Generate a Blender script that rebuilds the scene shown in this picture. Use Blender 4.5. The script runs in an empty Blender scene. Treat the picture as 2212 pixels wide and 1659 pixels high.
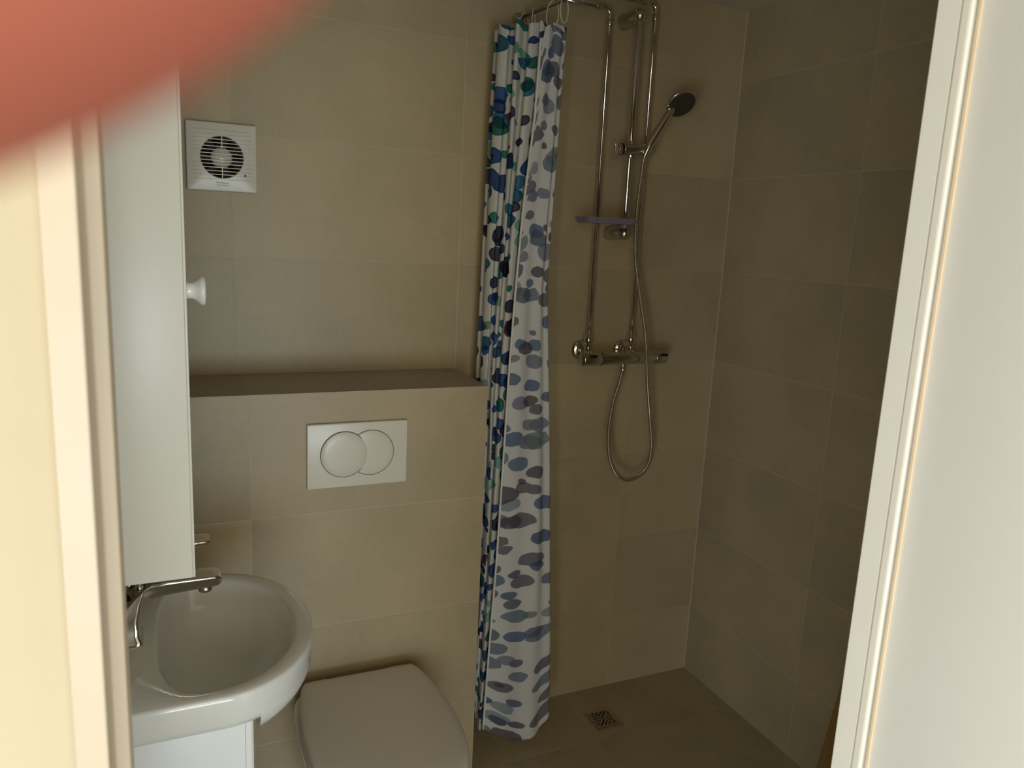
import bpy, bmesh, math, random
from mathutils import Vector, Matrix
S = bpy.context.scene
C = S.collection
V = Vector
random.seed(7)
# ------------------------------------------------------------ camera
cam_d = bpy.data.cameras.new('camera'); cam = bpy.data.objects.new('camera', cam_d); C.objects.link(cam)
RIGHT = V((0.91222467, -0.40697729, 0.04707051)); DOWN = V((-0.03471911, -0.19127394, -0.98092246)); FWD = V((0.40821653, 0.89318742, -0.1886147))
cam.matrix_world = Matrix(((RIGHT.x, -DOWN.x, -FWD.x, 0), (RIGHT.y, -DOWN.y, -FWD.y, 0), (RIGHT.z, -DOWN.z, -FWD.z, 0), (0, 0, 0, 1)))
cam_d.sensor_width = 36; cam_d.lens = 27.17; cam_d.clip_start = .002; cam_d.clip_end = 50
cam_d.dof.use_dof = True; cam_d.dof.focus_distance = 1.75; cam_d.dof.aperture_fstop = 11.5
S.camera = cam
# ------------------------------------------------------------ world, light, exposure
W = bpy.data.worlds.new('world'); S.world = W; W.use_nodes = True
W.node_tree.nodes['Background'].inputs[0].default_value = (.75, .85, 1, 1)
W.node_tree.nodes['Background'].inputs[1].default_value = .6
S.view_settings.view_transform = 'Standard'; S.view_settings.look = 'None'
S.view_settings.gamma = 1; S.view_settings.exposure = 0; S.view_settings.use_curve_mapping = False
def area(name, loc, size, rot, energy, col, spread=180):
    d = bpy.data.lights.new(name, 'AREA'); d.shape = 'RECTANGLE'; d.size, d.size_y = size; d.energy = energy; d.color = col
    d.spread = math.radians(spread)
    o = bpy.data.objects.new(name, d); o.location = loc; o.rotation_euler = [math.radians(a) for a in rot]; C.objects.link(o); return o
area('window_light_back', (-.30, -2.28, .40), (1.5, .8), (90, 0, 0), 19.5, (1, .79, .50))            # warm daylight through the hall's rear window
area('fill_light_low', (.20, -2.28, -.85), (1.5, .9), (90, 0, 0), 40, (.76, .93, 1))            # added cool fill, low behind the camera, for the vanity and door foot
area('fill_light_left', (-1.48, -1.45, -.22), (1.3, .6), (90, 0, -90), 17, (1, .93, .76))       # added warm fill from the left, for the door leaf
area('fill_light_left_low', (-1.48, -1.45, -.88), (1.3, .6), (90, 0, -90), 31, (.82, .94, 1))   # added cool fill below it, cooling the leaf's lower part
# ------------------------------------------------------------ materials
class NT:
    def __init__(s, name):
        s.mat = bpy.data.materials.new(name); s.mat.use_nodes = True; s.t = s.mat.node_tree
        s.b = s.t.nodes['Principled BSDF']
    def n(s, typ, **kw):
        x = s.t.nodes.new('ShaderNode' + typ)
        for k, v in kw.items(): setattr(x, k, v)
        return x
    def put(s, sock, v):
        if hasattr(v, 'is_linked') or isinstance(v, bpy.types.NodeSocket): s.t.links.new(v, sock)
        else: sock.default_value = v
    def m(s, op, a, b=None, c=None, clamp=False):
        x = s.n('Math', operation=op, use_clamp=clamp)
        for i, v in enumerate((a, b, c)):
            if v is not None: s.put(x.inputs[i], v)
        return x.outputs[0]
    def mix(s, f, a, b, mode='MIX'):
        x = s.n('Mix', data_type='RGBA', blend_type=mode)
        s.put(x.inputs[0], f); s.put(x.inputs[6], a); s.put(x.inputs[7], b); return x.outputs[2]
    def noise(s, vec, scale, detail=3, rough=.5):
        x = s.n('TexNoise'); s.put(x.inputs['Vector'], vec); x.inputs['Scale'].default_value = scale
        x.inputs['Detail'].default_value = detail; x.inputs['Roughness'].default_value = rough; return x.outputs[0]
    def pos(s): return s.n('NewGeometry').outputs['Position']
    def bump(s, h, strength=.2, dist=.002):
        x = s.n('Bump'); s.put(x.inputs['Height'], h); x.inputs['Strength'].default_value = strength
        x.inputs['Distance'].default_value = dist; s.t.links.new(x.outputs[0], s.b.inputs['Normal'])
    def set(s, **kw):
        for k, v in kw.items(): s.put(s.b.inputs[k.replace('_', ' ')], v)
        return s.mat
def rgb(c): return (c[0], c[1], c[2], 1)
def paint(name, col, rough=.4, var=.03, bs=.05, scale=30, coat=0):
    k = NT(name); n = k.noise(k.pos(), scale, 3)
    c = k.mix(n, rgb([x * (1 - var) for x in col]), rgb([min(1, x * (1 + var)) for x in col]))
    if bs: k.bump(n, bs, .002)
    k.set(Base_Color=c, Roughness=rough)
    if coat: k.set(Coat_Weight=coat, Coat_Roughness=.08)
    return k.mat
def tile(name, ax, u0, w, v0, h, vax='Z', light=None, base=(.46, .425, .355), grout=(.60, .56, .48), rough=.42, g=.0022, var=.05, mottled=1, gmix=.28):
    k = NT(name); P = k.pos(); x = k.n('SeparateXYZ'); k.put(x.inputs[0], P)
    u = k.m('DIVIDE', k.m('SUBTRACT', x.outputs[ax], u0), w); v = k.m('DIVIDE', k.m('SUBTRACT', x.outputs[vax], v0), h)
    def dist(q, s): return k.m('MULTIPLY', k.m('ABSOLUTE', k.m('SUBTRACT', k.m('FRACT', k.m('ADD', q, 100.5)), .5)), s)
    d = k.m('MINIMUM', dist(u, w), dist(v, h))
    line = k.m('SUBTRACT', 1, k.m('SMOOTHSTEP' if False else 'MULTIPLY', d, 1 / g, clamp=True), clamp=True)
    line = k.m('MULTIPLY', line, 2.2, clamp=True)
    comb = k.n('CombineXYZ'); k.put(comb.inputs[0], k.m('FLOOR', u)); k.put(comb.inputs[1], k.m('FLOOR', v))
    wn = k.n('TexWhiteNoise'); k.put(wn.inputs['Vector'], comb.outputs[0])
    off = k.n('VectorMath', operation='ADD'); k.put(off.inputs[0], P); sc = k.n('VectorMath', operation='SCALE'); k.put(sc.inputs[0], wn.outputs['Color']); sc.inputs['Scale'].default_value = 5
    k.put(off.inputs[1], sc.outputs[0])
    n1 = k.noise(off.outputs[0], 4, 4, .55); n2 = k.noise(off.outputs[0], 60, 3, .6)
    f = k.m('ADD', k.m('MULTIPLY', n1, .75), k.m('MULTIPLY', n2, .25))
    f = k.m('MULTIPLY_ADD', k.m('SUBTRACT', f, .5), 2.2 * mottled, .5, clamp=True)
    c = k.mix(f, rgb([base[0] * .86, base[1] * .87, base[2] * .86]), rgb([base[0] * 1.12, base[1] * 1.10, base[2] * 1.08]))
    tone = k.m('MULTIPLY_ADD', k.m('SUBTRACT', wn.outputs[0], .5), 2 * var, 1)
    if light:     # one tile of a paler batch
        one = k.m('MULTIPLY', k.m('COMPARE', k.m('FLOOR', u), light[0], .1), k.m('COMPARE', k.m('FLOOR', v), light[1], .1))
        tone = k.m('MULTIPLY_ADD', one, .16, tone)
    sc2 = k.n('VectorMath', operation='SCALE'); k.put(sc2.inputs[0], c); k.put(sc2.inputs['Scale'], tone)
    c = k.mix(k.m('MULTIPLY', line, gmix), sc2.outputs[0], rgb(grout))
    k.bump(k.m('MULTIPLY_ADD', line, -1, k.m('MULTIPLY', n2, .15)), .35, .0015)
    k.set(Base_Color=c, Roughness=k.m('MULTIPLY_ADD', n1, .15, rough - .07), Specular_IOR_Level=.35)
    return k.mat
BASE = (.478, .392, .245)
M_back = tile('tile_back', 'X', .166, .6, -.0875, .2975, base=BASE)
M_box = tile('tile_box', 'X', .172, .6, -.3855, .2985, base=(.455, .372, .243), var=.04, light=(-1, -2))
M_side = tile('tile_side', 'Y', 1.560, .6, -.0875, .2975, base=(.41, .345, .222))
M_left = tile('tile_left', 'Y', 1.560, .6, -.0875, .2975, base=BASE)
M_floor = tile('tile_floor', 'X', .584, .3, 1.826, .3, vax='Y', base=(.45, .38, .25), grout=(.45, .41, .34), mottled=1.6, gmix=.35, rough=.5)
M_shelf = tile('tile_shelf', 'X', .172, .6, 1.2, 2, vax='Y', base=(.42, .37, .28), gmix=.3)
M_ceil = paint('ceiling_paint', (.62, .57, .48), .7, .02)
M_wallh = paint('hall_plaster', (.80, .79, .74), .7, .03, .25, 12)
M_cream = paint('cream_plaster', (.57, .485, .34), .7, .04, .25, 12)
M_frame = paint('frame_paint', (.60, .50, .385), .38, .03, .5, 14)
M_frame2 = paint('frame_paint_smooth', (.86, .85, .80), .35, .02, .1, 30)
M_door = paint('door_paint', (.87, .875, .87), .30, .01, .03, 60)
M_strip = paint('warm_reflection_tan', (.78, .62, .44), .5, .08)  # tan colour carries the warm reflection beside the door leaf's edge
M_seal = paint('grey_seal', (.46, .43, .38), .6)
M_cab = paint('white_laminate', (.82, .79, .71), .32, .01, 0)
M_van = paint('cool_white_laminate', (.86, .885, .90), .3, .01, 0)
M_cer = paint('white_ceramic', (.81, .81, .79), .14, .01, 0, coat=.5)
M_plas = paint('white_plastic', (.74, .69, .59), .30, .01, 0)
M_lid = paint('white_seat_plastic', (.72, .68, .62), .28, .01, 0)
M_dark = paint('dark_void', (.012, .010, .008), .6, .1, 0)
M_black = paint('black_mark', (.004, .004, .004), .5, .1, 0)
M_grey = paint('grey_print', (.28, .26, .21), .6, .1, 0)
M_spray = paint('dark_spray_rubber', (.05, .045, .035), .55, .2, .4, 300)
M_groove = paint('groove_shadow_grey', (.50, .47, .41), .6, .05, 0)
M_ring = paint('white_ring_plastic', (.75, .74, .66), .35, .02, 0)
M_hall_floor = tile('hall_floor_boards', 'X', 0, .14, 0, 1.6, vax='Y', base=(.46, .38, .29), grout=(.2, .12, .06), var=.15)
def metal(name, col, rough, bscale=0, bs=.1):
    k = NT(name)
    n = k.noise(k.pos(), bscale or 80, 2)
    if bscale: k.bump(n, bs, .001)
    return k.set(Base_Color=k.mix(n, rgb([x * .93 for x in col]), rgb(col)), Metallic=1.0, Roughness=rough)
M_chrome = metal('chrome', (.72, .68, .62), .09)
M_chrome2 = metal('satin_chrome', (.62, .58, .50), .22)
M_steel = metal('drain_steel', (.55, .48, .36), .38, 200, .2)
def hose_mat():
    k = NT('hose_metal'); x = k.n('SeparateXYZ'); k.put(x.inputs[0], k.pos())
    w = k.m('SINE', k.m('MULTIPLY', x.outputs[2], 2200))
    k.bump(w, .6, .0008); return k.set(Base_Color=rgb((.66, .62, .52)), Metallic=1.0, Roughness=.28)
M_hose = hose_mat()
def dish_mat():
    k = NT('smoky_plastic'); n = k.noise(k.pos(), 40)
    return k.set(Base_Color=k.mix(n, rgb((.38, .33, .42)), rgb((.46, .40, .5))), Roughness=.25, Transmission_Weight=.45, IOR=1.3)
M_dish = dish_mat()
def wood_mat():
    k = NT('varnished_wood'); mp = k.n('Mapping'); k.put(mp.inputs[0], k.pos()); mp.inputs['Scale'].default_value = (60, 60, 3)
    n = k.noise(mp.outputs[0], 1.5, 4)
    return k.set(Base_Color=k.mix(n, rgb((.24, .13, .04)), rgb((.36, .21, .07))), Roughness=.45)
M_wood = wood_mat()
def skin_mat():
    k = NT('skin'); P = k.pos(); n = k.noise(P, 90, 3); n2 = k.noise(P, 900, 3)
    c = k.mix(n, rgb((.34, .085, .055)), rgb((.42, .125, .078)))
    k.bump(n2, .15, .0003)
    k.b.inputs['Subsurface Radius'].default_value = (1.0, .25, .12); k.b.inputs['Subsurface Scale'].default_value = .004
    return k.set(Base_Color=c, Roughness=.55, Subsurface_Weight=.6)
M_skin = skin_mat()
M_nail = paint('nail', (.85, .55, .45), .25, .03, 0)
def curtain_mat():
    k = NT('spotted_curtain_cloth'); uv = k.n('UVMap').outputs[0]
    nz = k.n('TexNoise'); k.put(nz.inputs['Vector'], uv); nz.inputs['Scale'].default_value = 28; nz.inputs['Detail'].default_value = 1
    sub = k.n('VectorMath', operation='SUBTRACT'); k.put(sub.inputs[0], nz.outputs['Color']); sub.inputs[1].default_value = (.5, .5, .5)
    sc = k.n('VectorMath', operation='SCALE'); k.put(sc.inputs[0], sub.outputs[0]); sc.inputs['Scale'].default_value = .016
    base = k.n('VectorMath', operation='ADD'); k.put(base.inputs[0], uv); k.put(base.inputs[1], sc.outputs[0])
    cloth = rgb((.74, .735, .69)); col = cloth; back = rgb((.70, .70, .69))
    pal = [(.0, .008, .014, .07), (.2, .0, .075, .30), (.36, .0, .14, .27), (.50, .0, .20, .155), (.62, .22, .46, .38), (.76, .0, .055, .25), (.88, .038, .018, .055)]
    for i, (off, scl, lo, hi) in enumerate((((0, 0, 0), 15, .20, .44), ((.37, .71, 0), 12.5, .10, .40))):
        mp = k.n('Mapping'); k.put(mp.inputs[0], base.outputs[0]); mp.inputs['Location'].default_value = off
        mp.inputs['Rotation'].default_value = (0, 0, .25 * (1 - 2 * i)); mp.inputs['Scale'].default_value = (.80, 1.18, 1)
        vo = k.n('TexVoronoi', feature='F1', voronoi_dimensions='2D'); k.put(vo.inputs['Vector'], mp.outputs[0])
        vo.inputs['Scale'].default_value = scl; vo.inputs['Randomness'].default_value = .75
        sp = k.n('SeparateColor'); k.put(sp.inputs[0], vo.outputs['Color'])
        thr = k.m('MULTIPLY_ADD', sp.outputs[1], hi - lo, lo)
        mask = k.m('MULTIPLY', k.m('SUBTRACT', thr, vo.outputs['Distance']), 40, clamp=True)
        ramp = k.n('ValToRGB'); r = ramp.color_ramp; r.interpolation = 'CONSTANT'
        while len(r.elements) < len(pal): r.elements.new(.5)
        for e, p in zip(r.elements, pal): e.position = p[0]; e.color = (p[1], p[2], p[3], 1)
        k.put(ramp.inputs[0], sp.outputs[0])
        edge = k.m('MULTIPLY', k.m('SUBTRACT', thr, vo.outputs['Distance']), 9, clamp=True)
        dotc = k.mix(k.m('MULTIPLY', edge, .12), ramp.outputs[0], rgb((.5, .55, .6)))
        col = k.mix(mask, col, k.mix(.82, dotc, k.mix(1.0, col, dotc, 'MULTIPLY')) if i else dotc)
        ramp2 = k.n('ValToRGB'); r = ramp2.color_ramp; r.interpolation = 'CONSTANT'
        pal2 = [(.0, .27, .26, .30), (.2, .25, .33, .44), (.36, .30, .36, .42), (.5, .36, .38, .48), (.62, .44, .50, .52), (.76, .22, .29, .42), (.88, .30, .26, .28)]
        while len(r.elements) < len(pal2): r.elements.new(.5)
        for e, p in zip(r.elements, pal2): e.position = p[0]; e.color = (p[1] * .72, p[2] * .72, p[3] * .76, 1)
        k.put(ramp2.inputs[0], sp.outputs[0])
        back = k.mix(mask, back, k.mix(.6 * i, ramp2.outputs[0], k.mix(1.0, back, ramp2.outputs[0], 'MULTIPLY')))
    bf = k.n('NewGeometry').outputs['Backfacing']
    c = k.mix(bf, col, back)
    wv = k.noise(uv, 900, 2); k.bump(wv, .1, .0005)
    k.set(Base_Color=c, Roughness=.75, Specular_IOR_Level=.2)
    tr = k.n('BsdfTranslucent'); k.put(tr.inputs[0], c)
    ms = k.n('MixShader'); ms.inputs[0].default_value = .18
    k.t.links.new(k.b.outputs[0], ms.inputs[1]); k.t.links.new(tr.outputs[0], ms.inputs[2])
    k.t.links.new(ms.outputs[0], k.t.nodes['Material Output'].inputs[0]); return k.mat
M_curt = curtain_mat()
M_hem = paint('white_hem', (.80, .78, .72), .7, .02, 0)
# ------------------------------------------------------------ mesh helpers
def B(): return bmesh.new()
def add_box(bm, x0, x1, y0, y1, z0, z1, bev=0, seg=2, mi=0):
    r = bmesh.ops.create_cube(bm, size=1); vs = r['verts']
    for v in vs: v.co = V(((x0 + x1) / 2 + v.co.x * (x1 - x0), (y0 + y1) / 2 + v.co.y * (y1 - y0), (z0 + z1) / 2 + v.co.z * (z1 - z0)))
    fs = set(f for v in vs for f in v.link_faces)
    for f in fs: f.material_index = mi
    if bev: bmesh.ops.bevel(bm, geom=list(set(e for v in vs for e in v.link_edges)), offset=bev, segments=seg, profile=.5, affect='EDGES')
    return vs
def frame_of(d):
    d = V(d).normalized(); a = V((0, 0, 1)) if abs(d.z) < .9 else V((1, 0, 0))
    u = d.cross(a).normalized(); return d, u, d.cross(u).normalized()
def ring(bm, c, u, w, ru, rw, n): return [bm.verts.new(c + u * (ru * math.cos(2 * math.pi * i / n)) + w * (rw * math.sin(2 * math.pi * i / n))) for i in range(n)]
def bridge(bm, a, b, mi=0):
    n = len(a)
    for i in range(n):
        f = bm.faces.new((a[i], a[(i + 1) % n], b[(i + 1) % n], b[i])); f.smooth = True; f.material_index = mi
def cap(bm, r, rev=False, mi=0):
    f = bm.faces.new(list(reversed(r)) if rev else r); f.material_index = mi; return f
def lathe(bm, o, axis, prof, n=32, sx=1, mi=0):
    o = V(o); d, u, w = frame_of(axis); prev = None
    for t, r in prof:
        cur = ring(bm, o + d * t, u, w, max(r, 1e-5) * sx, max(r, 1e-5), n)
        if prev: bridge(bm, prev, cur, mi)
        else: cap(bm, cur, True, mi)
        prev = cur
    cap(bm, prev, False, mi)
def cyl(bm, a, b, r, n=24, c=.0, mi=0):
    a, b = V(a), V(b); L = (b - a).length; c = min(c, L / 3, r * .6)
    lathe(bm, a, b - a, [(0, r - c), (c * .3, r - c * .3), (c, r), (L - c, r), (L - c * .3, r - c * .3), (L, r - c)] if c else [(0, r), (L, r)], n, mi=mi)
def smooth_path(pts, per=8):
    pts = [V(p) for p in pts]; out = []; n = len(pts)
    for i in range(n - 1):
        p0, p1, p2, p3 = pts[max(i - 1, 0)], pts[i], pts[i + 1], pts[min(i + 2, n - 1)]
        for j in range(per):
            t = j / per
            out.append(.5 * ((2 * p1) + (p2 - p0) * t + (2 * p0 - 5 * p1 + 4 * p2 - p3) * t * t + (3 * p1 - p0 - 3 * p2 + p3) * t ** 3))
    out.append(pts[-1]); return out
def tube(bm, pts, r, n=14, closed=False, flat=None):
    pts = [V(p) for p in pts]; N = len(pts); prev = None; first = None; u = None
    for i, p in enumerate(pts):
        if closed: d = pts[(i + 1) % N] - pts[i - 1]
        else: d = pts[min(i + 1, N - 1)] - pts[max(i - 1, 0)]
        d.normalize()
        if u is None: u = frame_of(d)[1]
        u = (u - d * u.dot(d)).normalized(); w = d.cross(u)
        rr = r(i / (N - 1)) if callable(r) else r
        cur = ring(bm, p, u, w, rr, rr * (flat or 1), n)
        if prev: bridge(bm, prev, cur)
        else: first = cur
        prev = cur
    if closed: bridge(bm, prev, first)
    else: cap(bm, first, True); cap(bm, prev)
def loft(bm, loops, cap0=True, cap1=True, mi=0, closed=True):
    vs = [[bm.verts.new(V(p)) for p in L] for L in loops]
    for a, b in zip(vs, vs[1:]): bridge(bm, a, b, mi)
    if cap0: cap(bm, vs[0], True, mi)
    if cap1: cap(bm, vs[-1], False, mi)
    return vs
LOC = {}
def thing(name, label, cat, loc, group=None):
    o = bpy.data.objects.new(name, None); o.empty_display_size = .05; C.objects.link(o); o.location = loc; LOC[o.name] = V(loc)
    tag(o, label, cat, group); return o
def tag(o, label=None, cat=None, group=None, kind=None):
    for k, v in (('label', label), ('category', cat), ('group', group), ('kind', kind)):
        if v: o[k] = v
    return o
def obj(name, bm, mat, parent=None, smooth=None, fix=True):
    if fix: bmesh.ops.recalc_face_normals(bm, faces=bm.faces)
    me = bpy.data.meshes.new(name); off = V((0, 0, 0))
    if parent: off = LOC[parent.name]
    else:
        xs = [v.co for v in bm.verts]
        off = V(((min(c.x for c in xs) + max(c.x for c in xs)) / 2, (min(c.y for c in xs) + max(c.y for c in xs)) / 2, min(c.z for c in xs)))
    for v in bm.verts: v.co -= off
    bm.to_mesh(me); bm.free()
    for m in (mat if isinstance(mat, (list, tuple)) else [mat]): me.materials.append(m)
    o = bpy.data.objects.new(name, me); C.objects.link(o)
    if parent: o.parent = parent; LOC[o.name] = off
    else: o.location = off; LOC[o.name] = off
    if smooth is not None:
        for p in me.polygons: p.use_smooth = smooth
    return o
def auto_smooth(o, deg=40):
    me = o.data; bm = bmesh.new(); bm.from_mesh(me)
    for f in bm.faces: f.smooth = True
    for e in bm.edges:
        if len(e.link_faces) == 2 and e.calc_face_angle(0) > math.radians(deg): e.smooth = False
    bm.to_mesh(me); bm.free(); return o
def struct(name, bm, mat, label=None): return tag(obj(name, bm, mat), label, None, None, 'structure')
# ------------------------------------------------------------ room shell
FZ, CZ, XL, XR, YB, YF = -1.527, .722, -.135, 1.70, 2.081, .505
b = B(); add_box(b, XL, XR, YF, YB, FZ - .12, FZ); struct('floor', b, M_floor)
b = B(); add_box(b, XL, XR, YF, YB, CZ, CZ + .1); struct('ceiling', b, M_ceil)
b = B(); add_box(b, XL - .1, XR + .1, YB, YB + .12, FZ - .12, CZ + .1); struct('wall_back', b, M_back)
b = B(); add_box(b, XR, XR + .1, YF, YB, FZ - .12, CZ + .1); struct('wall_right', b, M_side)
b = B(); add_box(b, XL - .1, XL, YF, YB, FZ - .12, CZ + .1); struct('wall_left', b, M_left)
b = B()   # wall between hall and bathroom with the doorway left open
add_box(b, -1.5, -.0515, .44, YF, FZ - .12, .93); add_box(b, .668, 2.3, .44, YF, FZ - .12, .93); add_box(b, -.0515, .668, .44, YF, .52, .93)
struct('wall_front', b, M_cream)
b = B()   # boxed-in cistern wall, 1.14 m high, a bevelled block
add_box(b, XL, .760, 1.811, YB, FZ, -.3855, mi=0)
for f in b.faces:
    if f.normal.z > .5 or f.calc_center_median().z > -.386: f.material_index = 1
struct('wall_cistern', b, [M_box, M_shelf])
b = B(); add_box(b, 1.6965, 1.70, YB - .0035, YB, FZ, CZ, .001); struct('trim_1', b, paint('corner_silicone', (.56, .50, .38), .6))
# hall shell behind the camera
b = B(); add_box(b, -1.5, 2.3, -2.4, .505, FZ - .12, FZ + .002); struct('floor.001', b, M_hall_floor)
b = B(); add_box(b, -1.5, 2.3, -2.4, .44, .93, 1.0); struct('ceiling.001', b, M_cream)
b = B(); add_box(b, 2.3, 2.4, -2.4, .505, FZ - .12, 1.0); struct('wall_hall_right', b, M_wallh)
def wall_with_hole(name, plane, lo, hi, holes, mat):
    bm = B(); (a0, a1), (z0, z1) = lo, hi; (h0, h1, g0, g1) = holes
    for (p0, p1, q0, q1) in ((a0, h0, z0, z1), (h1, a1, z0, z1), (h0, h1, z0, g0), (h0, h1, g1, z1)):
        if plane[0] == 'y': add_box(bm, p0, p1, plane[1], plane[2], q0, q1)
        else: add_box(bm, plane[1], plane[2], p0, p1, q0, q1)
    struct(name, bm, mat)
wall_with_hole('wall_hall_back', ('y', -2.5, -2.4), (-1.6, 2.4), (FZ - .12, 1.0), (-.85, 1.0, -1.3, .78), M_wallh)
wall_with_hole('wall_hall_left', ('x', -1.6, -1.5), (-2.4, .505), (FZ - .12, 1.0), (-2.1, -.8, -1.2, .2), M_wallh)
def window(name, pl, a0, a1, z0, z1, pos):
    bm = B(); t = .05
    for (p0, p1, q0, q1) in ((a0, a0 + t, z0, z1), (a1 - t, a1, z0, z1), (a0 + t, a1 - t, z0, z0 + t), (a0 + t, a1 - t, z1 - t, z1), ((a0 + a1) / 2 - .02, (a0 + a1) / 2 + .02, z0 + t, z1 - t)):
        if pl == 'y': add_box(bm, p0, p1, pos, pos + .05, q0, q1, .004)
        else: add_box(bm, pos, pos + .05, p0, p1, q0, q1, .004)
    struct(name, bm, M_frame2)
window('window_1', 'y', -.85, 1.0, -1.3, .78, -2.47)
window('added_window', 'x', -2.1, -.8, -1.2, .2, -1.57)  # unseen window, added around the left fill lights
# door frame: profiled jambs with a rebate, painted
def extr(bm, pts, z0, z1, bev=0):
    lo = [V((x, y, z0)) for x, y in pts]; hi = [V((x, y, z1)) for x, y in pts]
    vs = [[bm.verts.new(p) for p in L] for L in (lo, hi)]; n = len(pts)
    for i in range(n): bm.faces.new((vs[0][i], vs[0][(i + 1) % n], vs[1][(i + 1) % n], vs[1][i]))
    cap(bm, vs[0], True); cap(bm, vs[1])
    if bev: bmesh.ops.bevel(bm, geom=[e for e in bm.edges if abs(e.verts[0].co.z - e.verts[1].co.z) > .1], offset=bev, segments=3, profile=.5, affect='EDGES')
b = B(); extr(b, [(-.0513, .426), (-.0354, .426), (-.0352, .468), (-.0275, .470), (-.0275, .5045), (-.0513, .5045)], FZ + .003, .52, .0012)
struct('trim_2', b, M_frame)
b = B(); extr(b, [(.614, .482), (.6220, .482), (.6221, .4782), (.6225, .4775), (.667, .4775), (.667, .5045), (.614, .5045)], FZ + .003, .52, .0003)
struct('trim_3', b, M_frame2)
b = B(); add_box(b, -.0275, .614, .470, .5045, .50, .52, .001); struct('trim_4', b, M_frame2)
b = B(); add_box(b, .6141, .6220, .4800, .4822, FZ + .003, .50, .0003); struct('trim_5', b, M_seal)
d1 = thing('door_1', None, None, (.645, .47, FZ + .01)); d1['kind'] = 'structure'
b = B(); add_box(b, .6265, .665, -.14, .4745, FZ + .012, .498, .0012); auto_smooth(obj('door_leaf', b, M_door, d1))
b = B(); add_box(b, .6245, .6264, .4712, .4745, FZ + .012, .498, .0004); e_ = obj('reflection_strip', b, M_strip, d1); e_['label'] = 'tan strip painted as a warm reflection along the door leaf edge'
# ------------------------------------------------------------ extractor fan on the wall above the cistern
fx, fz, hw = .142, .152, .0795
fan = thing('extractor_fan', 'square white extractor fan with a round slatted grille, high on the tiled wall', 'extractor fan', (fx, YB, fz))
b = B(); n = 64; R_ = .049
def sq(i, s):
    a = 2 * math.pi * i / n; c, q = math.cos(a), math.sin(a); k = s / max(abs(c), abs(q)); return c * k, q * k
loops = []
for kind, s, y in (('s', hw, 2.081), ('s', hw, 2.058), ('s', hw - .0015, 2.0565), ('s', hw * .80, 2.0535), ('c', R_ + .002, 2.052), ('c', R_, 2.0535), ('c', R_, 2.078)):
    L = []
    for i in range(n):
        a = 2 * math.pi * (i + .0) / n
        x, z = sq(i, s) if kind == 's' else (s * math.cos(a), s * math.sin(a))
        L.append((fx + x, y, fz + z))
    loops.append(L)
loft(b, loops, False, False); cov = auto_smooth(obj('cover', b, M_plas, fan), 30)
b = B()
for i in range(1, 12):
    z = -R_ + i * 2 * R_ / 12; w = math.sqrt(R_ * R_ - z * z); add_box(b, fx - w, fx + w, 2.0525, 2.0575, fz + z - .0009, fz + z + .0009)
for z0, z1 in ((-R_, -.021), (.021, R_)): add_box(b, fx - .001, fx + .001, 2.053, 2.057, fz + z0, fz + z1)
obj('grille', b, M_plas, fan)
for s_ in (-1, 1):
    b = B()
    for z in [(-5.5 + i) * .0095 for i in range(13)]:
        w0 = math.sqrt(max(0, (R_ + .004) ** 2 - z * z)) if abs(z) < R_ + .004 else .004
        if w0 < .052:
            xa, xb = sorted((fx + s_ * max(w0, .0), fx + s_ * .066)); add_box(b, xa, xb, 2.0515, 2.0545, fz + z - .0003, fz + z + .0003)
    obj('groove_lines', b, M_groove, fan)
b = B(); lathe(b, (fx, 2.0805, fz), (0, -1, 0), [(0, R_), (.002, R_)], 48); obj('duct', b, M_dark, fan)
b = B(); lathe(b, (fx, 2.079, fz), (0, -1, 0), [(0, .026), (.008, .025), (.014, .020), (.0175, .010), (.0185, .001)], 32); hub = obj('hub', b, M_plas, fan, True)
b = B()
for i in range(7):
    a = 2 * math.pi * i / 7; q = []
    for r, da, y in ((.024, -.1, 2.066), (.024, .35, 2.076), (.046, .25, 2.077), (.046, -.2, 2.066)): q.append(b.verts.new((fx + r * math.cos(a + da), y, fz + r * math.sin(a + da))))
    b.faces.new(q)
bmesh.ops.solidify(b, geom=b.faces[:], thickness=.001); obj('blades', b, M_dark, fan)
b = B(); lathe(b, (fx + .052, 2.054, fz - .040), (0, -1, 0), [(0, .0028), (.0012, .0028), (.0016, .0018)], 16, 1); obj('indicator', b, M_black, fan)
b = B()
for row, (z, w, h) in enumerate(((-.0600, .0285, .0026), (-.0655, .0245, .0018))):
    x = -w / 2
    while x < w / 2:
        ww = random.uniform(.0010, .0022); hh = h * random.uniform(.7, 1.15)
        add_box(b, fx + x, fx + x + ww, 2.0528, 2.0555, fz + z - h / 2, fz + z - h / 2 + hh); x += ww + .0007
obj('lettering', b, M_grey, fan)
# ------------------------------------------------------------ flush plate
fl = thing('flush_plate', 'white rectangular flush plate with two overlapping round buttons, on the tiled cistern wall', 'flush plate', (.421, 1.811, -.541))
b = B(); add_box(b, .2985, .5435, 1.799, 1.811, -.6205, -.4605, .003, 3); auto_smooth(obj('plate', b, M_plas, fl))
for nm, cx_, off in (('button', .452, 0), ('button', .386, -.0022)):
    b = B(); y0 = 1.7995 + off
    lathe(b, (cx_, y0 + .002, -.5375), (0, -1, 0), [(0, .0572), (.0030, .0572), (.0031, .0560)], 64, mi=1)
    lathe(b, (cx_, y0 + .0010, -.5375), (0, -1, 0), [(0, .0558), (.0026, .0558), (.0034, .0548), (.0046, .040), (.0052, .02), (.0054, .001)], 64, mi=0)
    o = auto_smooth(obj(nm, b, [M_plas, M_black], fl), 35)
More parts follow.
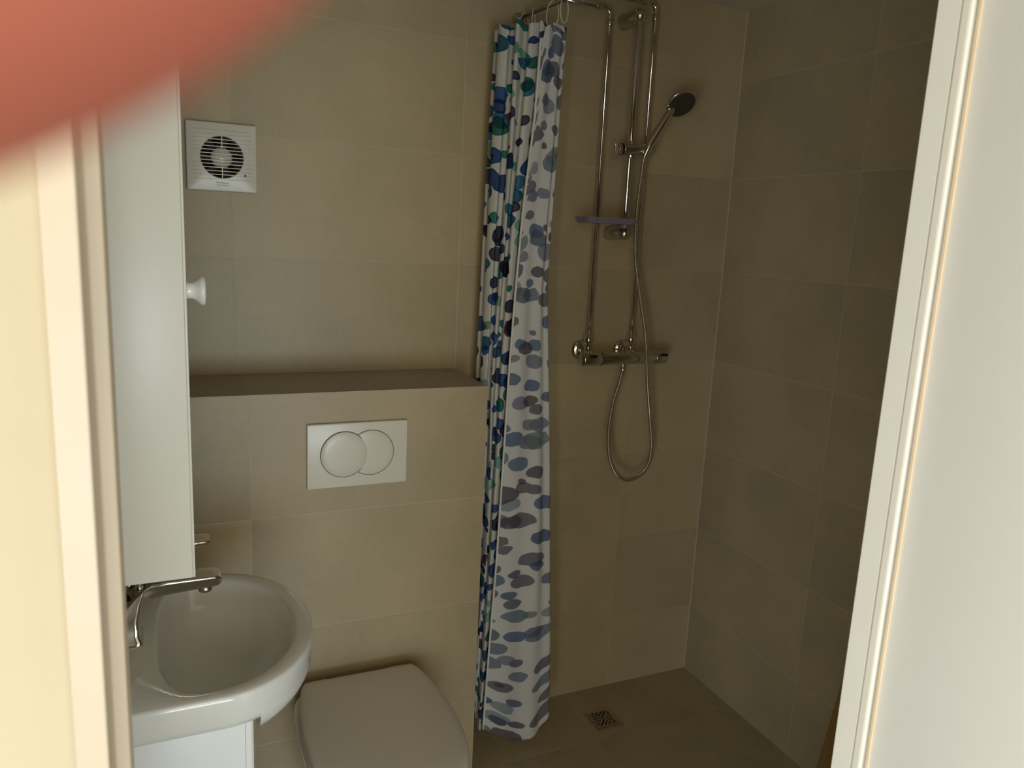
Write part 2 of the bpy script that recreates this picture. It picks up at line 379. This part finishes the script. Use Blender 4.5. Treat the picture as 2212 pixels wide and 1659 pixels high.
# ------------------------------------------------------------ toilet
tc = .420
wc = thing('toilet', 'white wall-hung toilet with its lid closed, below the flush plate', 'toilet', (tc, 1.56, FZ))
def lid_outline(s=0, n=72):
    pts = []
    # half-widths along Y from the back (1.762) to the front (1.275)
    prof = [(1.762, .136), (1.745, .146), (1.70, .157), (1.64, .166), (1.58, .171), (1.52, .172), (1.46, .168), (1.40, .157), (1.35, .138), (1.31, .108), (1.288, .072), (1.277, .03)]
    right = [V((tc + w + s, y, 0)) for y, w in prof]; left = [V((tc - w - s, y, 0)) for y, w in reversed(prof)]
    P = right + [V((tc, 1.275 - s, 0))] + left
    return [V((p.x, p.y if p.y > 1.75 else p.y - s * .3, 0)) for p in P]
def at_z(L, z, k=1, cy=1.54):
    return [V((tc + (p.x - tc) * k, cy + (p.y - cy) * k, z)) for p in L]
O_ = lid_outline()
O_ = [O_[0]] + smooth_path(O_, 3)[1:]
b = B(); Zl = -1.100
loft(b, [at_z(O_, Zl - .020, .985), at_z(O_, Zl - .018, 1.0), at_z(O_, Zl - .008, 1.0), at_z(O_, Zl - .003, .992), at_z(O_, Zl, .975), at_z(O_, Zl + .003, .90), at_z(O_, Zl + .005, .6), at_z(O_, Zl + .006, .2)])
auto_smooth(obj('lid', b, M_lid, wc), 60)
b = B(); loft(b, [at_z(O_, Zl - .040, .985), at_z(O_, Zl - .038, 1.005), at_z(O_, Zl - .024, 1.005), at_z(O_, Zl - .022, .985)]); auto_smooth(obj('seat', b, M_lid, wc), 60)
b = B(); bl = []
for z, kx, y0, y1 in ((-.0425, 1.02, 1.28, 1.8105), (-.075, 1.0, 1.285, 1.8105), (-.13, .93, 1.32, 1.8105), (-.20, .82, 1.42, 1.8105), (-.27, .72, 1.54, 1.8105), (-.31, .66, 1.62, 1.8105), (-.325, .5, 1.66, 1.8105)):
    L = []
    for i in range(48):
        a = 2 * math.pi * i / 48; c, s = math.cos(a), math.sin(a)
        yy = (y0 + y1) / 2 + math.copysign(abs(s) ** (.35 if s > 0 else .85), s) * (y1 - y0) / 2
        xx = tc + math.copysign(abs(c) ** .7, c) * .170 * kx
        L.append((xx, yy, Zl + z))
    bl.append(L)
loft(b, list(reversed(bl))); auto_smooth(obj('bowl', b, M_cer, wc), 50)
for s_ in (-1, 1):
    b = B(); lathe(b, (tc + s_ * .10 - .02, 1.772, Zl - .020), (1, 0, 0), [(0, .009), (.001, .010), (.039, .010), (.04, .009)], 20); obj('hinge', b, M_plas, wc, True)
# ------------------------------------------------------------ vanity cabinet, basin, tap
van = thing('vanity_cabinet', 'white vanity cabinet standing on the floor under the washbasin', 'cabinet', (-.02, 1.31, FZ))
b = B()
for q in ((XL + .001, .0915, 1.113, 1.128), (XL + .001, .0915, 1.490, 1.505), (XL + .001, XL + .008, 1.128, 1.490)): add_box(b, *q, FZ + .001, -.7365, .0008)
add_box(b, XL + .008, .0915, 1.128, 1.490, FZ + .05, FZ + .066)
auto_smooth(obj('body', b, M_van, van))
b = B(); yz = [(1.113, FZ + .06), (1.505, FZ + .06), (1.505, -.737), (1.468, -.737), (1.460, -.785), (1.158, -.785), (1.150, -.737), (1.113, -.737)]   # cut out round the bowl
loft(b, [[(.0918, y, z) for y, z in yz], [(.1000, y, z) for y, z in yz], [(.1035, y + (.003 if y < 1.2 else -.003) * (abs(y - 1.309) > .19), z) for y, z in yz]]); dr = auto_smooth(obj('door', b, M_van, van))
sink = thing('washbasin', 'white ceramic washbasin with a rounded front, on the vanity cabinet', 'washbasin', (.03, 1.308, -.737))
bc = V((.045, 1.308)); n = 96
def outer(a, g=0):
    c, s = math.cos(a), math.sin(a); lo, hi = 0, .5
    def inside(r):
        x, y = bc.x + r * c, bc.y + r * s
        if x > .06: return ((x - .06) / (.162 - g)) ** 2 + (abs(y - bc.y) / (.221 - g)) ** 2.15 < 1
        return x > XL + .001 and abs(y - bc.y) < .221 - g
    for _ in range(30):
        m_ = (lo + hi) / 2
        if inside(m_): lo = m_
        else: hi = m_
    return V((bc.x + lo * c, bc.y + lo * s))
def inner(a, k=1):
    c, s = math.cos(a), math.sin(a); ax = .148 if c > 0 else .076; ay = .192
    e = 2.1 if c > 0 else 2.9
    r = (abs(c / (ax - .002)) ** e + abs(s / ay) ** e) ** (-1 / e)
    return V((bc.x + (r * k) * c, bc.y + (r * k) * s))
A = [2 * math.pi * i / n for i in range(n)]
Zr = -.680
def lp(fn, z): return [(p.x, p.y, z) for p in (fn(a) for a in A)]
b = B()
loops = [lp(lambda a: inner(a, 1.02), Zr - .052), lp(lambda a: outer(a, .012), Zr - .056), lp(lambda a: outer(a, .007), Zr - .0545), lp(lambda a: outer(a, .004), Zr - .046), lp(lambda a: outer(a, .001), Zr - .010), lp(lambda a: outer(a, .0015), Zr - .003), lp(lambda a: outer(a, .005), Zr)]
loops += [lp(lambda a: inner(a, 1.04), Zr), lp(lambda a: inner(a, 1.01), Zr - .002), lp(lambda a: inner(a, .985), Zr - .007), lp(lambda a: inner(a, .95), Zr - .020), lp(lambda a: inner(a, .90), Zr - .038), lp(lambda a: inner(a, .83), Zr - .056), lp(lambda a: inner(a, .73), Zr - .071), lp(lambda a: inner(a, .60), Zr - .083), lp(lambda a: inner(a, .44), Zr - .091), lp(lambda a: inner(a, .26), Zr - .0955), lp(lambda a: inner(a, .08), Zr - .097)]
vs = loft(b, loops, False, True)
o = auto_smooth(obj('rim_and_bowl', b, M_cer, sink), 75)
b = B()    # the bowl's belly in front of the cabinet
fl_ = []
for z in (-.030, -.045, -.058, -.070, -.082, -.094, -.104):
    t = max(0, (-z - .040) / .086); k = math.sqrt(max(.02, 1 - t * t)); L = []; I_ = []
    for i in range(41):
        tm = math.acos(min(1, .0535 / (.160 * k))); th = -tm + 2 * tm * i / 40; sn = math.copysign(abs(math.sin(th)) ** .95, math.sin(th)); cs = math.cos(th); hy = .2175 * (.35 + .65 * k)
        L.append((max(.06 + .160 * k * cs, .1135), bc.y + hy * sn, Zr + z))
        I_.append((max(.06 + .160 * k * cs - .010, .1135), bc.y + (hy - .020) * sn, Zr + z))
    fl_.append(L + I_[::-1])
loft(b, fl_); auto_smooth(obj('underside', b, M_cer, sink), 40)
tap = thing('basin_mixer_tap', 'chrome single-lever basin tap with a flat spout, on the washbasin deck', 'tap', (-.075, 1.308, -.679))
def slab(bm, stations, n=40, e=3.2, tap_=.22):
    # superelliptic cross-sections: (centre, half width in Y, half height, pitch)
    L = []
    for (x, z, hy, hh, pitch) in stations:
        u = V((-math.sin(pitch), 0, math.cos(pitch)))
        L.append([V((x, 1.308, z)) + V((0, 1, 0)) * hy * (1 + tap_ * math.sin(a)) * math.copysign(abs(math.cos(a)) ** (2 / e), math.cos(a)) + u * hh * math.copysign(abs(math.sin(a)) ** (2 / e), math.sin(a)) for a in [2 * math.pi * i / n for i in range(n)]])
    loft(bm, L)
b = B()
slab(b, [(-.077, -.6795, .029, .029, -1.57), (-.077, -.674, .0285, .0285, -1.57), (-.077, -.667, .0245, .0245, -1.57), (-.076, -.640, .0235, .0240, -1.5), (-.070, -.618, .0230, .0250, -1.2), (-.056, -.601, .0225, .0215, -.75), (-.036, -.5935, .0220, .0165, -.25), (-.008, -.5915, .0215, .0135, .04), (.03, -.5905, .0210, .0120, .02), (.058, -.590, .0205, .0115, .0), (.068, -.590, .0190, .0100, -.0), (.0735, -.590, .0150, .0065, -.0)], e=5)
auto_smooth(obj('spout', b, M_chrome, tap), 60)
b = B(); lathe(b, (.048, 1.308, -.602), (0, 0, -1), [(0, .0115), (.006, .0115), (.009, .0105), (.009, .002)], 24); obj('aerator', b, M_chrome2, tap, True)
b = B(); lathe(b, (-.080, 1.308, -.605), (0, 0, 1), [(0, .022), (.03, .0225), (.055, .0225), (.062, .021), (.064, .015)], 32); obj('cartridge_cap', b, M_chrome, tap, True)
b = B(); slab(b, [(-.103, -.541, .016, .005, .1), (-.098, -.538, .0205, .009, .1), (-.07, -.533, .022, .0095, .12), (-.03, -.528, .0205, .008, .1), (.03, -.5225, .0195, .007, .06), (.050, -.5215, .0180, .0062, .03), (.0575, -.5215, .014, .004, .0)], e=3.4)
auto_smooth(obj('lever', b, M_chrome, tap), 60)
# ------------------------------------------------------------ tall wall cabinet
cb = thing('wall_cabinet', 'tall white wall cabinet with a round knob, hanging above the washbasin', 'cabinet', (-.05, 1.30, -.4925))
b = B(); add_box(b, XL + .001, .02468, 1.100, 1.500, -.4925, .36, .0004); auto_smooth(obj('body', b, M_cab, cb))
b = B(); add_box(b, .0247, .0285, 1.100, 1.500, -.4925, .36, .0012, 2); dr = auto_smooth(obj('door', b, M_cab, cb))
b = B(); lathe(b, (.0285, 1.165, -.096), (1, 0, 0), [(0, .0125), (.004, .0115), (.010, .0118), (.0150, .0150), (.0185, .0190), (.0212, .0208), (.0240, .0208), (.0260, .0188), (.0268, .012), (.0268, .001)], 40); auto_smooth(obj('knob', b, M_cer, dr), 50)
# ------------------------------------------------------------ shower: pipes, mixer, rail, hand shower, hose, dish
def pipe(label, x, ztop, xl):
    t = thing('supply_pipe', label, 'pipe', (x, 2.03, -.31), 'shower supply pipes on the back wall')
    b = B(); r = .022
    pts = [(x, 2.03, -.305), (x, 2.03, ztop - r)] + [(x - r + r * math.cos(a), 2.03, ztop - r + r * math.sin(a)) for a in [math.pi / 2 * i / 6 for i in range(1, 7)]] + [(xl, 2.03, ztop)]
    tube(b, pts, .0068, 16); obj('tube', b, M_chrome, t, True)
    for (a0, a1, rr) in (((x, 2.03, ztop - .030), (x, 2.03, ztop - .048), .0092), ((x - .030, 2.03, ztop), (x - .048, 2.03, ztop), .0092)):
        b = B(); cyl(b, a0, a1, rr, 20, .002); obj('elbow_collar', b, M_chrome2, t, True)
    b = B(); lathe(b, (x, 2.03, -.272), (0, 0, -1), [(0, .0075), (.002, .0095), (.018, .0095), (.020, .0135), (.034, .0140), (.038, .0105), (.048, .010)], 6 * 4); obj('nut', b, M_chrome, t, True)
pipe('left chrome supply pipe rising from the left end of the shower mixer', 1.177, .640, .93)
pipe('right chrome supply pipe rising behind the shower rail to a higher bend', 1.328, .676, .93)
mx = thing('shower_mixer', 'chrome bar shower mixer with two handles, on the tiled back wall', 'shower mixer', (1.28, 1.985, -.352))
b = B(); cyl(b, (1.196, 1.985, -.352), (1.385, 1.985, -.351), .0190, 32, .001)
for x in (1.177, 1.328): cyl(b, (x, 2.062, -.338), (x, 1.99, -.346), .012, 24, .002); cyl(b, (x, 2.03, -.335), (x, 2.03, -.316), .010, 20)
obj('body', b, M_chrome2, mx, True)
for x0, x1, o_ in ((1.131, 1.1955, 1), (1.3860, 1.4285, -1)):
    b = B(); cyl(b, (x0, 1.985, -.352), (x1, 1.985, -.352), .0205, 32, .003); h = obj('handle', b, M_chrome2, mx, True)
    cx_ = 1.160 if o_ > 0 else 1.413
    b = B(); lathe(b, (cx_ - .013, 1.9675, -.342), (1, 0, 0), [(0, .003), (.001, .0046), (.025, .0046), (.026, .003)], 14); k_ = obj('button', b, M_black, h, True); k_['label'] = 'black button on the handle'
    if o_ > 0:
        b = B(); cyl(b, (1.1935, 1.985, -.352), (1.1958, 1.985, -.352), .0208, 32); obj('seam_ring', b, M_dark, h, True)
for x in (1.177, 1.328):
    b = B(); lathe(b, (x, YB, -.338), (0, -1, 0), [(0, .031), (.003, .031), (.008, .026), (.013, .016), (.014, .012)], 40); obj('wall_flange', b, M_chrome, mx, True)
b = B(); cyl(b, (1.278, 1.985, -.368), (1.277, 1.985, -.382), .008, 20); obj('hose_outlet', b, M_chrome, mx, True)
ra = thing('shower_rail', 'chrome shower rail held by two round wall brackets on the back wall', 'shower rail', (1.25, 1.99, .01))
b = B(); cyl(b, (1.250, 1.99, .004), (1.250, 1.99, .640), .0092, 24, .002); obj('rail', b, M_chrome, ra, True)
for z in (.622, .021):
    b = B(); lathe(b, (1.250, YB, z), (0, -1, 0), [(0, .0185), (.004, .0205), (.085, .0200), (.098, .0185), (.106, .0140), (.110, .006), (.111, .001)], 32); obj('bracket', b, M_chrome2, ra, True)
b = B(); cyl(b, (1.212, 1.972, .257), (1.316, 1.972, .262), .0155, 28, .003); cyl(b, (1.250, 1.985, .235), (1.250, 1.985, .283), .0125, 24, .002); sl = obj('slider', b, M_chrome2, ra, True)
b = B(); cyl(b, (1.193, 1.972, .256), (1.204, 1.972, .2565), .0180, 28, .002); obj('clamp_knob', b, M_chrome, sl, True)
b = B(); cyl(b, (1.204, 1.972, .2565), (1.212, 1.972, .257), .0160, 28); obj('knob_gap', b, M_dark, sl, True)
hs = thing('hand_shower', 'chrome hand shower with a round dark spray face, held in the rail slider', 'shower head', (1.285, 1.96, .245))
b = B(); hp = smooth_path([(1.277, 1.957, .236), (1.286, 1.953, .262), (1.300, 1.948, .292), (1.318, 1.943, .325), (1.334, 1.940, .355), (1.350, 1.942, .378)], 6)
tube(b, hp, lambda t: .0085 + .0035 * math.sin(math.pi * min(1, t * 1.05)) + .002 * t, 20); obj('handle', b, M_chrome, hs, True)
nrm = V((.0, -.70, -.71)).normalized(); hc = V((1.374, 1.933, .392))
b = B(); lathe(b, hc - nrm * .022, nrm, [(0, .004), (.002, .018), (.005, .030), (.011, .0405), (.017, .0445), (.022, .0455), (.0245, .0445), (.025, .0425)], 48); obj('head', b, M_chrome, hs, True)
b = B(); lathe(b, hc + nrm * .0022, nrm, [(0, .0405), (.0020, .0405), (.003, .0392), (.0036, .028), (.0038, .001)], 48)
d_, u_, w_ = frame_of(nrm)
for rr, k in ((.008, 6), (.016, 12), (.024, 18), (.032, 24)):
    for i in range(k):
        a = 2 * math.pi * i / k; p = hc + nrm * .0055 + u_ * rr * math.cos(a) + w_ * rr * math.sin(a); lathe(b, p, nrm, [(0, .0014), (.0018, .0009)], 6)
obj('spray_face', b, M_spray, hs, True)
ho = [(1.277, 1.957, .236), (1.2745, 1.957, .20), (1.272, 1.963, .13), (1.276, 1.970, .04), (1.286, 1.975, -.05), (1.306, 1.965, -.16), (1.322, 1.952, -.25), (1.333, 1.945, -.335), (1.349, 1.950, -.43), (1.385, 1.975, -.54), (1.405, 1.983, -.632), (1.402, 1.985, -.693), (1.373, 1.985, -.731), (1.325, 1.985, -.744), (1.281, 1.985, -.717), (1.252, 1.985, -.658), (1.243, 1.985, -.576), (1.252, 1.985, -.489), (1.268, 1.985, -.432), (1.277, 1.985, -.385)]
sh = thing('shower_hose', 'ribbed metal shower hose looping down from the hand shower to the mixer', 'hose', (1.33, 1.98, -.744))
b = B(); tube(b, smooth_path(ho, 8), .0066, 14); obj('hose', b, M_hose, sh, True)
b = B(); lathe(b, (1.2775, 1.985, -.381), (0, 0, -1), [(0, .008), (.001, .0098), (.010, .0098), (.012, .0085), (.018, .0078)], 6 * 3); obj('connector', b, M_chrome, sh, True)
dsh = thing('soap_dish', 'smoky purple plastic soap dish clipped to the lower end of the shower rail', 'soap dish', (1.17, 1.96, .045))
b = B(); dl = []
def rr_(x0, x1, y0, y1, z, r=.022, n=8):
    P = []
    for cx2, cy2, a0 in ((x1 - r, y1 - r, 0), (x0 + r, y1 - r, 90), (x0 + r, y0 + r, 180), (x1 - r, y0 + r, 270)):
        for i in range(n): a = math.radians(a0 + 90 * i / (n - 1)); P.append((cx2 + r * math.cos(a), cy2 + r * math.sin(a), z))
    return P
loft(b, [rr_(1.095, 1.250, 1.925, 2.012, .046), rr_(1.088, 1.262, 1.918, 2.015, .058), rr_(1.086, 1.265, 1.915, 2.016, .062), rr_(1.090, 1.262, 1.919, 2.013, .062), rr_(1.098, 1.252, 1.930, 2.008, .050)])
auto_smooth(obj('tray', b, M_dish, dsh), 50)
b = B(); lathe(b, (1.250, 1.99, .036), (0, 0, 1), [(0, .0125), (.002, .0140), (.028, .0140), (.030, .0125)], 24); obj('clip', b, M_dish, dsh, True)
# ------------------------------------------------------------ curtain rod, rings, curtain
rod = thing('curtain_rod', 'thin shower curtain rod running from the back wall toward the door', 'curtain rod', (.92, 2.08, .582))
b = B(); tube(b, [(.915, 2.078, .583), (.9335, 1.85, .581), (1.0, 1.0, .578), (1.035, .56, .577)], .0055, 16); obj('rod', b, M_chrome2, rod, True)
b = B(); lathe(b, (.9150, YB, .583), (0, -1, 0), [(0, .016), (.003, .016), (.008, .011), (.02, .008)], 24); obj('wall_flange', b, M_chrome2, rod, True)
b = B(); lathe(b, (1.0385, .505, .577), (0, 1, 0), [(0, .016), (.003, .016), (.008, .011), (.06, .007)], 24); obj('wall_flange', b, M_chrome2, rod, True)
def curtain_ring(loc, tilt, h, label, grp):
    t = []
    for i in range(28):
        a = 2 * math.pi * i / 28; x = .017 * math.cos(a); z = (h / 2) * math.sin(a)
        t.append(V((x * math.cos(tilt), x * math.sin(tilt), z)) + V(loc))
    b = B(); tube(b, t, .0013, 8, closed=True); tag(obj('curtain_ring', b, M_ring, None, True), label, 'curtain ring', grp)
G = 'rings holding up the shower curtain'
curtain_ring((.9155, 2.035, .556), .4, .066, 'small white curtain ring closest to the back wall, on the curtain rod', G)
curtain_ring((.9190, 1.985, .556), .9, .066, 'small white curtain ring between the rearmost ring and the ring over the dark spots', G)
curtain_ring((.9300, 1.895, .556), -.9, .066, 'pale curtain ring rising over the dark spots at the curtain top', G)
curtain_ring((.9360, 1.842, .556), .5, .060, 'pale curtain ring at the front, over the plain right-hand panel of the curtain', G)
ct = thing('shower_curtain', 'white shower curtain with blue, green and purple spots, bunched beside the cistern wall', 'shower curtain', (.90, 1.93, -1.49))
def lerp_tab(tab, z):
    if z >= tab[0][0]: return tab[0][1]
    for (z0, v0), (z1, v1) in zip(tab, tab[1:]):
        if z >= z1: t = (z - z1) / (z0 - z1); return v1 + (v0 - v1) * t
    return tab[-1][1]
H_ = [(.50, .886), (.33, .880), (.08, .860), (-.158, .849), (-.357, .842), (-.616, .837), (-.887, .831), (-1.169, .821), (-1.45, .813)]
R2 = [(.52, .962), (.378, .957), (.206, .955), (.015, .950), (-.13, .948), (-.36, .966), (-.627, .986), (-.909, 1.004), (-1.206, 1.022), (-1.46, 1.032)]
A2 = [(.52, .810), (.27, .803), (-.166, .799), (-.37, .797), (-1.0, .795), (-1.5, .795)]
def plan(z):
    H, Rr, A1 = lerp_tab(H_, z), lerp_tab(R2, z), lerp_tab(A2, z); w = Rr - H
    wob = .004 * math.sin(z * 7 + 1)
    s = H - A1      # width showing the printed side
    pts = [(H, 1.868), (H + .25 * w, 1.862 + wob), (H + .5 * w, 1.869), (H + .72 * w, 1.860 - wob), (H + .86 * w, 1.872), (Rr - .004, 1.868), (Rr, 1.880), (Rr - .012, 1.890),
           (Rr - .03 + wob, 1.884), (Rr - .022, 1.897), (H + .5 * w, 1.892), (H + .1 * w, 1.886), (H + .012, 1.897), (H + .004, 1.889), (H - .20 * s, 1.882), (H - .30 * s, 1.889), (H - .22 * s, 1.905), (H - .10 * s, 1.915), (H - .25 * s, 1.922),
           (H - .52 * s + wob, 1.903), (H - .60 * s + wob, 1.912), (H - .46 * s, 1.935), (H - .35 * s, 1.942), (H - .60 * s, 1.945), (H - .80 * s, 1.930), (A1 + .06 * s, 1.938), (A1, 1.950), (A1 + .06 * s, 1.965), (A1 + .5 * s, 1.970), (A1 + 1.1 * s, 1.968), (A1 + 1.2 * s, 1.980),
           (A1 + .8 * s, 1.990), (A1 + .2 * s, 1.992), (A1 + .1 * s + .0, 2.003), (A1 + .4 * s, 2.014), (A1 + 1.0 * s, 2.010), (A1 + 1.3 * s, 2.022)]
    return [V((x, y, z)) for x, y in pts]
NR = 90; rows = []; top0, bot0 = .535, -1.487
Z = [top0 + (bot0 - top0) * j / NR for j in range(NR + 1)]
for j, z in enumerate(Z): rows.append(smooth_path(plan(z), 5))
base_path = smooth_path(plan(-.4), 5); arc = [0]
for p, q in zip(base_path, base_path[1:]): arc.append(arc[-1] + (q - p).length * 1.0)
b = B(); uvl = b.loops.layers.uv.new('UVMap'); grid = []
for j, L in enumerate(rows):
    t = j / NR; g = []
    for i, p in enumerate(L):
        q = p.copy(); f_ = arc[i] / arc[-1]
        # scalloped top between the rings, dipping at the ends; uneven lower edge
        dz_top = -.012 * (1 + math.cos(f_ * 2 * math.pi * 6)) / 2 - (.034 if f_ < .02 else .010) * (1 if i < 26 else 0) - .016 * max(0, (f_ - .62)) * 2
        dz_bot = .012 * math.cos(f_ * 33) + (.055 * max(0, 1 - i / 12) if i < 12 else 0) * 0.9 + (.05 * max(0, (i - 18) / 10) if 18 <= i < 40 else (.06 if i >= 40 else 0))
        q.z += dz_top * max(0, 1 - t * 3) + dz_bot * max(0, t * 4 - 3)
        g.append(b.verts.new(q))
    grid.append(g)
for j in range(NR):
    for i in range(len(base_path) - 1):
        f = b.faces.new((grid[j][i], grid[j][i + 1], grid[j + 1][i + 1], grid[j + 1][i])); f.smooth = True
        for lp_, (ii, jj) in zip(f.loops, ((i, j), (i + 1, j), (i + 1, j + 1), (i, j + 1))): lp_[uvl].uv = (arc[ii], Z[jj])
edge_pts = [g[0].co.copy() for g in grid]
cloth = obj('cloth', b, M_curt, ct, None, fix=False)
b = B(); tube(b, [p + V((.0005, -.0015, 0)) for p in edge_pts], .0040, 8, flat=.7)
o = obj('hem', b, M_hem, ct, True); o['label'] = 'plain white hem down the front edge'
# ------------------------------------------------------------ floor drain
dx, dy, dh = 1.256, 1.913, .0505
dn = thing('floor_drain', 'square metal floor drain with a slotted grate, in the shower floor', 'drain', (dx, dy, FZ))
b = B(); add_box(b, dx - dh, dx + dh, dy - dh, dy + dh, FZ, FZ + .0012, .0003)
for f in b.faces: f.material_index = 0
fr_ = obj('frame', b, M_steel, dn)
b = B(); add_box(b, dx - .036, dx + .036, dy - .036, dy + .036, FZ + .0012, FZ + .0016); obj('opening', b, M_dark, dn)
b = B()
def bar(p0, p1, w, q0):   # in 45 degree coordinates
    c = math.sqrt(.5)
    def T(p, q): return (dx + (p - q) * c, dy + (p + q) * c)
    P = [T(p0, q0 - w), T(p1, q0 - w), T(p1, q0 + w), T(p0, q0 + w)]
    lo = [b.verts.new((x, y, FZ + .0013)) for x, y in P]; hi = [b.verts.new((x, y, FZ + .0032)) for x, y in P]
    for i in range(4): b.faces.new((lo[i], lo[(i + 1) % 4], hi[(i + 1) % 4], hi[i]))
    b.faces.new(hi)
def barq(q0, q1, w, p0):
    c = math.sqrt(.5)
    def T(p, q): return (dx + (p - q) * c, dy + (p + q) * c)
    P = [T(p0 - w, q0), T(p0 + w, q0), T(p0 + w, q1), T(p0 - w, q1)]
    lo = [b.verts.new((x, y, FZ + .0013)) for x, y in P]; hi = [b.verts.new((x, y, FZ + .0032)) for x, y in P]
    for i in range(4): b.faces.new((lo[i], lo[(i + 1) % 4], hi[(i + 1) % 4], hi[i]))
    b.faces.new(hi)
lim = lambda t: .050 - abs(t)
for t in (.0105, .0205, .0305):
    L_ = lim(t)
    bar(.002, L_, .0022, t); bar(-L_, -.002, .0022, -t)
    barq(-L_, -.002, .0022, t); barq(.002, L_, .0022, -t)
bar(-.048, .048, .002, 0); barq(-.048, .048, .002, 0)
add_box(b, dx - .040, dx + .040, dy - .040, dy - .034, FZ + .0012, FZ + .0034); add_box(b, dx - .040, dx + .040, dy + .034, dy + .040, FZ + .0012, FZ + .0034)
add_box(b, dx - .040, dx - .034, dy - .034, dy + .034, FZ + .0012, FZ + .0034); add_box(b, dx + .034, dx + .040, dy - .034, dy + .034, FZ + .0012, FZ + .0034)
obj('grate', b, M_steel, dn)
# ------------------------------------------------------------ wooden board leaning on the right wall
b = B(); P0, P1 = V((1.688, 1.4365, FZ)), V((1.688, 1.358, -1.00))
for dxx in (0,):
    lo = []
    for P in (P0, P1): lo.append([V((P.x - .010, P.y - .075, P.z)), V((P.x + .010, P.y - .075, P.z)), V((P.x + .010, P.y, P.z)), V((P.x - .010, P.y, P.z))])
    loft(b, lo)
bmesh.ops.bevel(b, geom=b.edges[:], offset=.0015, segments=2, affect='EDGES')
for f in b.faces: f.smooth = False
tag(obj('wooden_board', b, M_wood), 'narrow brown wooden board leaning on the right wall, just inside the door frame', 'board')
# ------------------------------------------------------------ photographer's hand, thumb over the upper left of the view
def cw(x, y, z): return RIGHT * x - DOWN * y + FWD * z     # metres right, up, ahead of the lens
def build_hand():
    nodes = [  # (name, parent, right, up, ahead, radius)
        ('wrist', None, -.108, -.052, -.060, .027), ('fore1', 'wrist', -.125, -.120, -.105, .032), ('fore2', 'fore1', -.150, -.200, -.160, .038),
        ('palm', 'wrist', -.098, -.008, -.040, .026), ('knuck', 'palm', -.098, .030, -.048, .024),
        ('th0', 'palm', -.075, .000, -.010, .0160), ('th1', 'th0', -0.0564, 0.0057, .010, .0138), ('th2', 'th1', -0.0394, 0.0112, .0195, .0128), ('th3', 'th2', -0.0274, 0.0154, .0235, .0125), ('th4', 'th3', -0.0199, 0.0180, .0240, .0122), ('th5', 'th4', -0.0134, 0.0209, .0240, .0116), ('th6', 'th5', -0.0084, 0.0235, .0240, .0098), ('th7', 'th6', -0.0054, 0.0253, .0240, .0064)]
    for i, (ox, oy, L) in enumerate(((-.022, .018, .9), (-.008, .024, 1), (.006, .024, .97), (.019, .016, .8))):
        bx, by, bz = -.101 + ox * .3, .040 + oy * .4, -.055 - (i - 1.5) * .019
        nodes += [('f%da' % i, 'knuck', bx, by, bz, .0105), ('f%db' % i, 'f%da' % i, bx + .018, by + .030 * L, bz, .0092), ('f%dc' % i, 'f%db' % i, bx + .038, by + .034 * L, bz, .0085), ('f%dd' % i, 'f%dc' % i, bx + .052, by + .022 * L, bz, .0075)]
    idx = {k[0]: i for i, k in enumerate(nodes)}
    vs = [cw(k[2], k[3], k[4]) for k in nodes]; es = [(idx[k[1]], idx[k[0]]) for k in nodes if k[1]]
    me = bpy.data.meshes.new('hand'); me.from_pydata(vs, es, []); o = bpy.data.objects.new('hand', me); C.objects.link(o)
    m = o.modifiers.new('skin', 'SKIN'); m.use_smooth_shade = True
    for i, k in enumerate(nodes): me.skin_vertices[0].data[i].radius = (k[5], k[5])
    me.skin_vertices[0].data[0].use_root = True
    s = o.modifiers.new('sub', 'SUBSURF'); s.levels = 2; s.render_levels = 2
    dg = bpy.context.evaluated_depsgraph_get(); nm = bpy.data.meshes.new_from_object(o.evaluated_get(dg)); o.modifiers.clear(); o.data = nm
    nm.materials.clear(); nm.materials.append(M_skin)
    for p in nm.polygons: p.use_smooth = True
    return o
hand = build_hand()
tag(hand, 'person\'s blurred pink thumb reaching in over the upper left corner', 'person'); hand.name = 'person'
